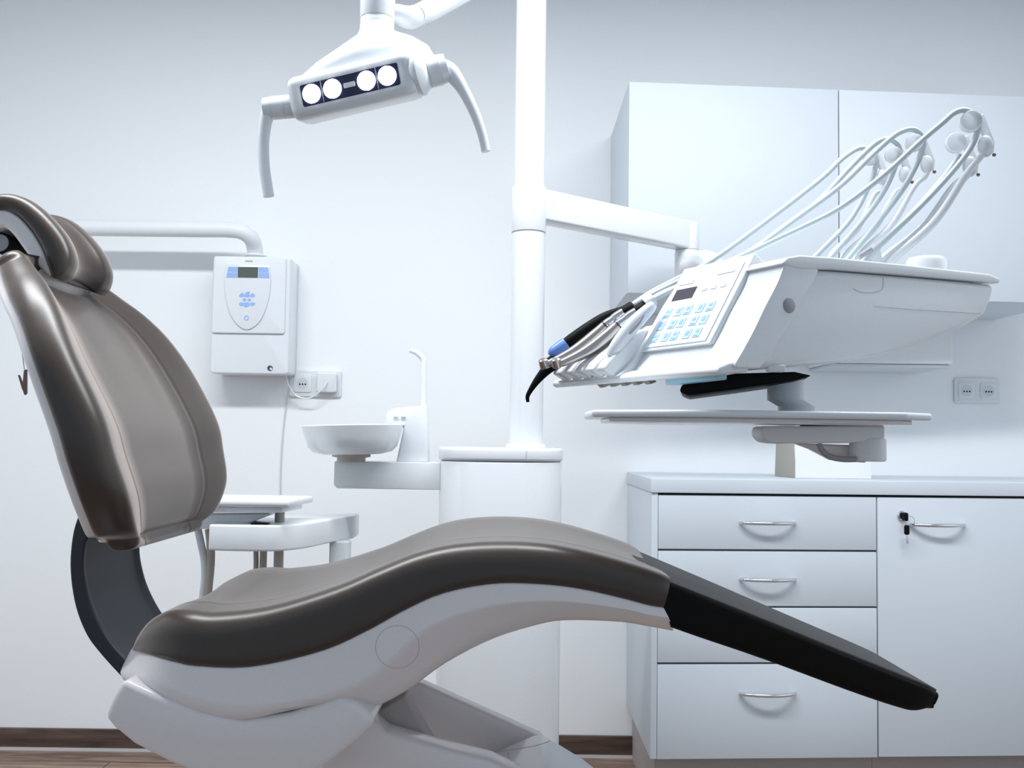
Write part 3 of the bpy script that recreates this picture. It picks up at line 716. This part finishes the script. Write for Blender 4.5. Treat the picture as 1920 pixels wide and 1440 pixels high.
# right end disc + knuckles + handles
obj('end_disc', lathe([(0.036, -0.006), (0.039, 0.0), (0.039, 0.006), (0.030, 0.016), (0.020, 0.020)], Q(0.119, -0.004, 0.001), lx, 36), 'white', lp)
def knuckle(p0, p1, r, nm='knuckle'): 
    d = (Vector(p1)-Vector(p0)); n = d.normalized(); l = d.length
    return obj(nm, lathe([(r, 0), (r, l*0.32), (r*0.965, l*0.325), (r*0.965, l*0.345), (r, l*0.35), (r, l*0.72), (r*0.965, l*0.725), (r*0.965, l*0.745), (r*0.98, l*0.75), (r*0.9, l)], p0, n, 32), 'white', lp)
kR = knuckle(P(786, 142, LY-0.02), P(838, 127, LY-0.02), 0.0265)
kL = knuckle(P(556, 199, LY+0.01), P(496, 204, LY+0.012), 0.0205)
hr = [P(828, 126, LY-0.02), P(845, 136, LY-0.02), P(868, 168, LY-0.02), P(890, 212, LY-0.02), P(904, 252, LY-0.02), P(911, 284, LY-0.02)]
obj('handle', tube(hr, [0.0150, 0.0150, 0.0108, 0.0092, 0.0082, 0.0078], 18, 40), 'white', lp)
hl = [P(505, 196, LY+0.012), P(502, 212, LY+0.012), P(497, 235, LY+0.012), P(494, 270, LY+0.012), P(496, 315, LY+0.012), P(504, 368, LY+0.012)]
obj('handle', tube(hl, [0.012, 0.0125, 0.0112, 0.0102, 0.0098, 0.0096], 18, 40), 'white', lp)
# neck and arm to the pole
nk = P(707, 60, LY+0.035)
def ncyl(y0, y1, r, nm):
    z0 = P(707, y0, LY+0.035).z; z1 = P(707, y1, LY+0.035).z
    return obj(nm, cyl((nk.x, nk.y, z0), (0, 0, 1), r, z1-z0, 0.0008), 'white', lp)
ncyl(66, 37, 0.0302, 'neck_ring'); ncyl(36.4, -60, 0.0310, 'neck')
obj('neck_cap', ball((nk.x, nk.y, P(707, -60, LY+0.035).z-0.001), 0.0305, 0.0305, 0.016), 'white', lp)
zz = P(990, -75, PY).z
AT = Vector((px_, PY, zz))
A0 = P(722, 22, LY+0.04)
obj('arm_fork', tube([A0, P(745, 26, LY+0.05), P(768, 33, LY+0.07), P(788, 27, LY+0.10)], [0.014, 0.017, 0.0205, 0.019], 20, 24), 'white', lp)
obj('spring_arm', tube([P(780, 29, LY+0.08), P(800, 22, LY+0.12), P(880, -22, 2.10), Vector((px_, PY, zz))], [0.018, 0.021, 0.023, 0.024], 20), 'white', lp)
obj('pole_clamp', cyl((px_, PY, zz-0.04), (0, 0, 1), 0.043, 0.08, 0.003), 'white', lp)

# ================================================================== CUSPIDOR
CY = 2.47
cu = thing('cuspidor', 'white spittoon bowl with a slim bent faucet on the dental unit', 'spittoon', P(700, 860, CY))
az0, az1 = P(720, 917, 2.48).z, P(720, 866, 2.48).z
axl = P(626, 890, 2.48).x
obj('bracket', prism([Vector((x, 2.48, z)) for x, z in ((axl, az1-0.002), (axl+0.003, az1), (ua.x+0.004, az1), (ua.x+0.004, az0), (axl+0.008, az0), (axl, az0+0.008))], (0, 0.12, 0), 0.005), 'white', cu)
bc = P(663, 800, CY); rz1 = P(663, 797, CY).z
br_ = (P(757, 800, CY).x - P(569, 800, CY).x)/2
bz0 = P(663, 853, CY).z; hb = rz1-bz0
bowlp = [(0.030, 0), (0.070, 0.0015), (0.094, 0.007), (0.106, 0.018), (0.113, 0.038), (br_-0.001, hb-0.006), (br_, hb-0.002), (br_-0.002, hb), (br_-0.006, hb-0.001), (0.108, 0.044), (0.095, 0.028), (0.06, 0.014), (0.02, 0.008), (0.0, 0.008)]
bowlp = [(r, z*hb/0.066 if 0 < i < 5 or i > 8 else z) for i, (r, z) in enumerate(bowlp)]
bw_ = lathe(bowlp, (bc.x, CY, bz0), (0, 0, 1), 56)
bw_.transform(Matrix.Translation((bc.x, CY, bz0)) @ Matrix.Rotation(math.radians(-1.8), 4, 'Y') @ Matrix.Translation((-bc.x, -CY, -bz0)))
obj('bowl', bw_, 'white', cu)
fz = P(663, 868, CY).z
obj('bowl_foot', lathe([(0.034, az1-bz0-0.0005), (0.034, -0.007), (0.046, -0.004), (0.046, 0.003)], (bc.x-0.004, CY, bz0), (0, 0, 1)), 'beige', cu)
# faucet body
fb = [P(x, y, 2.50) for x, y in [(742, 868), (757, 800), (724, 796), (724, 772), (740, 765), (800, 760), (802, 868)]]
obj('faucet_body', prism(fb, (0, 0.07, 0), 0.006), 'white', cu)
obj('faucet', tube([P(794, 764, 2.53), P(794, 730, 2.53), P(794, 690, 2.53), P(794, 676, 2.53), P(789, 668, 2.53), P(780, 661, 2.53), P(769, 657, 2.53)], [0.0075]*5 + [0.0065, 0.006], 14, 40), 'white', cu)
obj('spout_tip', cyl(P(771, 662, 2.53), (0, 0, 1), 0.004, 0.006), 'white', cu)
for x in (742, 756):
    obj('push_button', ball(P(x, 781, 2.497), 0.0065, 0.003, 0.003, 12), 'lgrey', cu)

# ================================================================== ASSISTANT STAND
SY = 2.34
st = thing('assistant_stand', 'white assistant stand with small tray and hose holders between backrest and seat', 'stand', P(560, 1040, SY))
sz1 = P(560, 986, SY-0.10).z; sz0 = P(450, 1034, SY-0.10).z
def sxy(px, Y): return P(px, 1000, Y).x
slab = catmull([(sxy(391, SY-0.09), SY-0.09), (sxy(450, SY-0.10), SY-0.10), (sxy(520, SY-0.09), SY-0.09), (sxy(575, SY-0.02), SY-0.02), (sxy(620, SY+0.10), SY+0.10), (sxy(664, SY+0.22), SY+0.22)], 28) + [(sxy(664, SY+0.22), SY+0.30), (sxy(430, SY+0.10), SY+0.12), (sxy(391, SY-0.09), SY+0.06)]
obj('arm_slab', prism([Vector((x, y, sz0)) for x, y in slab], (0, 0, sz1-sz0), 0.005, 3, 40), 'white', st)
lx0, lx1 = P(618, 1040, SY+0.14).x, P(654, 1040, SY+0.14).x
obj('leg', box(lx0, lx1, SY+0.13, SY+0.18, 0.02, sz0+0.002, 0.005), 'lgrey', st)
obj('foot', box(lx0-0.10, lx1+0.10, SY+0.03, SY+0.28, 0.0, 0.025, 0.008), 'whitem', st)
# tray
tza, tzb = P(480, 930, SY).z, P(480, 951, SY-0.1).z
tp = obj('tray', prism([Vector((x, y, tzb)) for x, y in ((sxy(330, SY-0.1), SY-0.1), (sxy(540, SY-0.1), SY-0.1), (sxy(586, SY+0.08), SY+0.08), (sxy(586, SY+0.08)-0.01, SY+0.1), (sxy(330, SY-0.1), SY+0.1))], (0, 0, 0.016), 0.006), 'white', st)
obj('tray_base', prism([Vector((x, y, tzb-0.013)) for x, y in ((sxy(345, SY-0.08), SY-0.08), (sxy(528, SY-0.08), SY-0.08), (sxy(566, SY+0.06), SY+0.06), (sxy(345, SY-0.08), SY+0.06))], (0, 0, 0.0125), 0.004), 'white', st)
hd = [P(x, y, SY-0.05) for x, y in [(352, 992), (400, 992), (440, 988), (470, 979), (500, 968), (500, 964), (352, 964)]]
obj('holder_plate', prism(hd, (0, 0.08, 0), 0.003), 'white', st)
pz0 = P(524, 990, SY-0.02).z
obj('column', cyl((P(524, 985, SY).x, SY, 0.3), (0, 0, 1), 0.011, tzb-0.01-0.3, 0, 20), 'beige', st)
obj('clamp', box(P(470, 985, SY-0.085).x, P(501, 985, SY-0.085).x, SY-0.085, SY-0.06, P(480, 992, SY-0.085).z, P(480, 981, SY-0.085).z, 0.001), 'black', st)
for (pts, r, m_) in (([(371, 992), (377, 1020), (383, 1050), (384, 1085), (380, 1120), (376, 1170), (372, 1300)], 0.0085, 'lgrey'),
                     ([(392, 992), (395, 1020), (395, 1055), (392, 1090), (389, 1120), (384, 1170), (378, 1300)], 0.0095, 'beige'),
                     ([(480, 1000), (480, 1035), (480, 1065), (478, 1120), (470, 1200)], 0.006, 'beige'),
                     ([(494, 1000), (494, 1035), (493, 1065), (490, 1120), (480, 1200)], 0.0085, 'beige')):
    hh = obj('suction_hose', tube([P(x, y, SY-0.02 if x < 420 else SY+0.03) for x, y in pts], r, 12, 40), m_, st)
    if m_ == 'beige': lab(hh, 'beige suction hose')

# ================================================================== CHAIR
YC = 1.75
ch = thing('dental_chair', 'reclined dental chair in brown leather with white hull and black footrest', 'chair', (-0.05, YC, 0))
NS = 60
T = [(250,1212,.17),(257,1190,.21),(275,1166,.24),(308,1150,.265),(350,1150,.28),(396,1154,.285),(500,1141,.29),(625,1103,.29),(709,1067,.285),(779,1040,.28),(848,1024,.275),(935,1018,.27),(1022,1022,.265),(1108,1038,.26),(1195,1062,.25),(1240,1077,.245),(1260,1086,.238)]
B = [(246,1222),(256,1227),(270,1231),(292,1237),(325,1246),(370,1254),(470,1255),(600,1226),(690,1186),(755,1150),(830,1117),(925,1099),(1015,1100),(1090,1109),(1170,1127),(1215,1139),(1244,1144)]
def stations(T, B, n, kB=1.0):
    out = []
    for (x, y, w), (bx, by) in zip(T, B):
        t = xz(x, y, YC-w); b = xz(bx, by, YC-w*kB); out.append((t[0], t[1], b[0], b[1], w))
    return catmull(out, n)
sst = stations(T, B, NS)
def seat_top(q, s, d):
    if d > 0.35: return (0, 0)
    g = 0.0
    aq = abs(q)
    g -= 0.007*max(0, 1-(aq/0.62)**2)                       # shallow dish
    g -= 0.0010*math.exp(-((aq-0.66)/0.02)**2)              # stitched line
    return (g, 0)
obj('seat', pad(sst, YC, 0.030, 0.014, seat_top, nt=90), 'leather', ch)
# white hull under the seat
HB = [(230,1264),(236,1273),(250,1281),(275,1293),(315,1311),(372,1332),(458,1349),(575,1338),(682,1338),(757,1305),(830,1253),(918,1207),(1000,1180),(1060,1169),(1160,1170),(1220,1179),(1266,1188)]
hst = []
for (x, y, w), (tx, ty), (bx, by) in zip(T, B, HB):
    w2 = w*0.985
    t = xz(tx, ty-5, YC-w2); b = xz(bx, by, YC-w2*0.87); hst.append((t[0], t[1], b[0], b[1], w2))
hst = catmull(hst, NS)
def hullw(d, s):
    c = 0.92 if s < 0.38 else max(0.34, 0.92 - 0.58*min(1, (s-0.38)/0.22))
    if d < c: return 1.0 + 0.016*(d/c)
    return 1.016 - (0.16 if s > 0.38 else 0.05)*((d-c)/(1-c))
hull = obj('seat_hull', pad(hst, YC, 0.004, 0.03, None, hullw, nt=16, nside=22), 'hull', ch)
hb = bvh_of(hull)
cpts = drape([(745+41*math.cos(2*PI*k/48), 1213+40*math.sin(2*PI*k/48)) for k in range(49)], hb, 0.0002)
obj('hull_cap_seam', tube(cpts, 0.0004, 6), 'seam2', hull)
# lower bowl
bw_px = [(231,1273),(212,1305),(197,1338),(200,1350),(212,1365),(250,1396),(317,1431),(420,1474),(520,1478),(604,1440),(660,1396),(704,1355),(692,1337),(668,1318),(634,1303),(590,1322),(542,1338),(458,1350),(375,1335),(292,1302)]
BY = YC-0.282
bowl = obj('lower_shell', prism([P(x, y, BY) for x, y in bw_px], (0, 2*(YC-BY), 0), 0.016, 5, 30), 'hull', ch)
arcp = catmull([(634,1303),(655,1310),(676,1323),(692,1339),(704,1355)], 20)
# leg rest
FT_ = [(1222,1082,.238),(1300,1113,.228),(1437,1168,.205),(1600,1234,.175),(1700,1274,.155),(1742,1291,.142),(1758,1299,.13)]
FB = [(1262,1181),(1325,1203),(1440,1242),(1600,1301),(1690,1331),(1722,1337),(1748,1331)]
fst = stations(FT_, FB, 40)
obj('footrest', pad(fst, YC, 0.006, 0.012, None, lambda d, s: 1.0-0.04*d, nt=12, e1=0.006), 'black', ch)
fm = []
for tx, tz, bx, bz, w in fst[1:]:
    T_ = Vector((tx, tz)); B_ = Vector((bx, bz)); N_ = (T_-B_).normalized()
    t2 = T_ + N_*0.004; b2 = T_ - N_*0.003; fm.append((t2.x, t2.y, b2.x, b2.y, w-0.006))
obj('footrest_mat', pad(fm, YC, 0.003, 0.002, None, nt=12), 'blackmat', ch)
fe = fst[-4]
obj('footrest_foot', box(fe[2]-0.0, fe[2]+0.022, YC-0.11, YC+0.11, fe[3]-0.002, fe[3]+0.02, 0.003), 'black', ch)
# backrest
BS = [(-.568,.914,.190,.046),(-.557,.933,.240,.055),(-.553,.985,.290,.060),(-.567,1.045,.312,.060),(-.5835,1.104,.320,.060),(-.629,1.1915,.314,.052),(-.668,1.258,.280,.053),(-.704,1.302,.242,.055),(-.738,1.332,.205,.050),(-.762,1.352,.178,.045)]
def backst(BS, n, f0, f1, wk=1.0, dw=0.0):
    q = catmull(BS, n); out = []
    for i, (x, z, w, t) in enumerate(q):
        a = q[min(i+1, n-1)]; b = q[max(i-1, 0)]
        d = Vector((a[0]-b[0], a[1]-b[1])).normalized(); nn = Vector((-d.y, d.x))   # pointing back (-x)
        if nn.x > 0: nn = -nn
        nn = Vector((-0.92, -0.39)).normalized()*0.65 + nn*0.35; nn.normalize()
        out.append((x+nn.x*f0(t), z+nn.y*f0(t), x+nn.x*f1(t), z+nn.y*f1(t), w*wk-dw))
    return out
bst = backst(BS, 56, lambda t: 0.0, lambda t: t)
def back_top(q, s, d):
    aq = abs(q)
    dip = -0.046*(1-min(1, aq/0.85)**2)**1.0 * max(0, (s-0.62)/0.38)**1.6
    k = max(0, 1-d/0.4)
    u = min(1, max(0, (aq-0.42)/0.56)); u = u*u*(3-2*u)
    g = -(0.024 + 0.010*min(1, max(0, s-0.25)/0.4))*(1-u)*k*min(1, s/0.12, (1-s)/0.10 + 0.55)
    g -= 0.0013*math.exp(-((aq-0.60)/0.014)**2)*k
    return (g, dip)
obj('backrest', pad(bst, YC, 0.040, 0.014, back_top, nt=120, ns=12, deep=True, e0=0.018, e1=0.018), 'leather', ch)
shs = backst(BS, 56, lambda t: t*0.93, lambda t: t*0.95+0.017, 0.985, 0.004)
def shell_top(q, s, d): return (0, back_top(q, s, 1)[1])
lab(obj('backrest_shell', pad(shs, YC, 0.003, 0.010, shell_top, nt=20, e0=0.004, e1=0.004), 'hull', ch), 'white shell of the backrest')
# dark backrest support band
OUT = [(165,930),(146,968),(135,1008),(131,1067),(140,1133),(160,1187),(187,1225),(231,1273),(262,1300)]
INN = [(188,945),(166,990),(152,1022),(149,1072),(160,1128),(180,1175),(204,1213),(246,1258),(275,1285)]
sup = []
for (x, y), (ix, iy) in zip(OUT, INN):
    t = xz(ix, iy, YC-.125); b = xz(x, y, YC-.125); sup.append((t[0], t[1], b[0], b[1], .125))
def rim(q, s, d): return (0.006*max(0, min(1, (abs(q)-0.86)/0.04)) if d < 0.3 else 0, 0)
obj('backrest_support', pad(catmull(sup, 40), YC, 0.004, 0.003, rim, nt=40), 'dark', ch)
# headrest
HW = 0.103
HF = [(-75,402),(-40,376),(0,363),(36,370),(70,393),(104,432),(120,464),(123,488),(114,511),(101,521)]
HI = [(-72,420),(-36,402),(0,391),(30,402),(58,432),(78,466),(86,489),(91,503),(94,512),(96,518)]
hs_ = []
for (x, y), (ix, iy) in zip(HF, HI):
    t = xz(x, y, YC-HW); b = xz(ix, iy, YC-HW); hs_.append((t[0], t[1], b[0], b[1], HW))
hs_ = catmull(hs_, 40)
hs_ = [(a, b, c, d, HW*(1-0.25*max(0, (0.16-i/39)/0.16)**2)) for i, (a, b, c, d, _) in enumerate(hs_)]
def head_top(q, s, d):
    k = max(0, 1-d/0.5); aq = abs(q)
    return (-0.020*max(0, 1-(aq/0.55)**2)*k + 0.004*math.exp(-((aq-0.75)/0.2)**2)*k, 0)
obj('headrest', pad(hs_, YC, 0.017, 0.010, head_top, nt=40, ns=8, e0=0.010), 'leather', ch)
HJ = [(-70,440),(-30,436),(0,425),(18,435),(40,464),(60,490),(74,504),(86,514),(94,519)]
HI2 = [(-72,421),(-36,403),(0,392),(30,403),(58,433),(78,467),(86,490),(91,503),(94,512)]
sh = []
for (x, y), (ix, iy) in zip(HI2, HJ):
    t = xz(x, y, YC-HW+0.008); b = xz(ix, iy, YC-HW+0.008); sh.append((t[0], t[1], b[0], b[1], HW-0.010))
lab(obj('headrest_shell', pad(catmull(sh, 30), YC, 0.004, 0.008, None, nt=12), 'hull', ch), 'pale shell of the headrest')
jp = P(-1, 455, YC-0.075)
obj('headrest_joint', cyl(jp, (0, 1, 0), 0.0145, 0.15, 0.002), 'grey', ch)
obj('joint_ring', cyl(jp + Vector((0, 0.002, 0)), (0, 1, 0), 0.0175, 0.146, 0.001), 'black', ch)
obj('headrest_bracket', tube([jp + Vector((0.005, 0.075, -0.004)), P(20, 466, YC), P(26, 500, YC), P(20, 560, YC)], [0.010, 0.009, 0.010, 0.012], 12, 16), 'dark', ch)
# lift arm and base
obj('lift_arm', prism([P(x, y, 1.60) for x, y in [(640,1335),(700,1352),(723,1374),(820,1402),(918,1426),(1010,1470),(1010,1560),(900,1570),(700,1500),(600,1440),(560,1400)]], (0, 0.06, 0), 0.008), 'hull', ch)
obj('rear_link', prism([P(x, y, 1.86) for x, y in [(700,1300),(750,1262),(796,1273),(1012,1370),(1120,1480),(1000,1520),(800,1440),(715,1378)]], (0, -0.04, 0), 0.006), 'hull', ch)
obj('front_link', prism([P(x, y, 1.66) for x, y in [(700,1340),(758,1304),(772,1330),(812,1398),(760,1400),(700,1370)]], (0, 0.05, 0), 0.004), 'plinth', ch)
pod_px = [(868,1450),(880,1432),(905,1417),(955,1391),(1000,1372),(1012,1370),(1030,1378),(1092,1416),(1130,1446),(1160,1480)]
pod = [P(x, y, 1.80) for x, y in pod_px]
pod = pod + [Vector((pod[-1].x+0.10, 1.80, 0.05)), Vector((pod[0].x-0.05, 1.80, 0.05))]
bc_ = obj('base_cover', prism(pod, (0, -0.24, 0), 0.03, 5, 40), 'white', ch)
bb = bvh_of(bc_)
line_on([(898,1420),(940,1409),(1000,1399),(1030,1390)], bb, 0.0005, 'seam2', bc_)
line_on([(946,1397),(952,1412),(956,1428),(957,1440)], bb, 0.0005, 'seam2', bc_)
obj('base_plate', rprism(pod[5].x-0.20, YC, 1.0, 0.55, 0.10, 0.0, 0.06, 0.01), 'hull', ch)
# bib clip
bz = thing('bib_clip', 'small brown metal bib clip dangling on a chain behind the backrest', 'clip', P(45, 700, 1.66))
obj('jaw', prism([P(x, y, 1.66) for x, y in [(44,695),(49,692),(49,738),(45,741),(41,728)]], (0, 0.006, 0), 0.001), 'brown', bz)
obj('lever', prism([P(x, y, 1.66) for x, y in [(33,703),(35,703),(40,716),(46,722),(44,734),(41,730)]], (0, 0.006, 0), 0.0006), 'brown', bz)
obj('chain', tube([P(46, 695, 1.663), P(43, 672, 1.663), P(41, 650, 1.663), P(48, 636, 1.68)], 0.0008, 6, 16), 'steel', bz)

# ================================================================== LIGHT
def area(name, loc, sx, sy, w, col=(1, 1, 1), rot=(0, 0, 0), spread=180):
    l = bpy.data.lights.new(name, 'AREA'); l.shape = 'RECTANGLE'; l.size = sx; l.size_y = sy
    l.energy = w; l.color = col; l.spread = math.radians(spread)
    o = bpy.data.objects.new(name, l); C.objects.link(o); o.location = loc; o.rotation_euler = rot; return o
COOL = (0.95, 0.975, 1.0)
area('ceiling_panel_light', (-0.8, 1.7, 2.70), 1.5, 0.22, 38, COOL, (0,0,0), 180)
area('ceiling_panel_light', (0.8, 1.7, 2.70), 1.5, 0.22, 34, COOL, (0,0,0), 180)
w = bpy.data.worlds.new('world'); bpy.context.scene.world = w; w.use_nodes = True
bg = w.node_tree.nodes['Background']; bg.inputs['Color'].default_value = (0.66, 0.83, 1.0, 1); bg.inputs['Strength'].default_value = 0.48
vs = bpy.context.scene.view_settings
vs.view_transform = 'Standard'; vs.look = 'None'; vs.gamma = 1; vs.use_curve_mapping = False
vs.exposure = 0.25
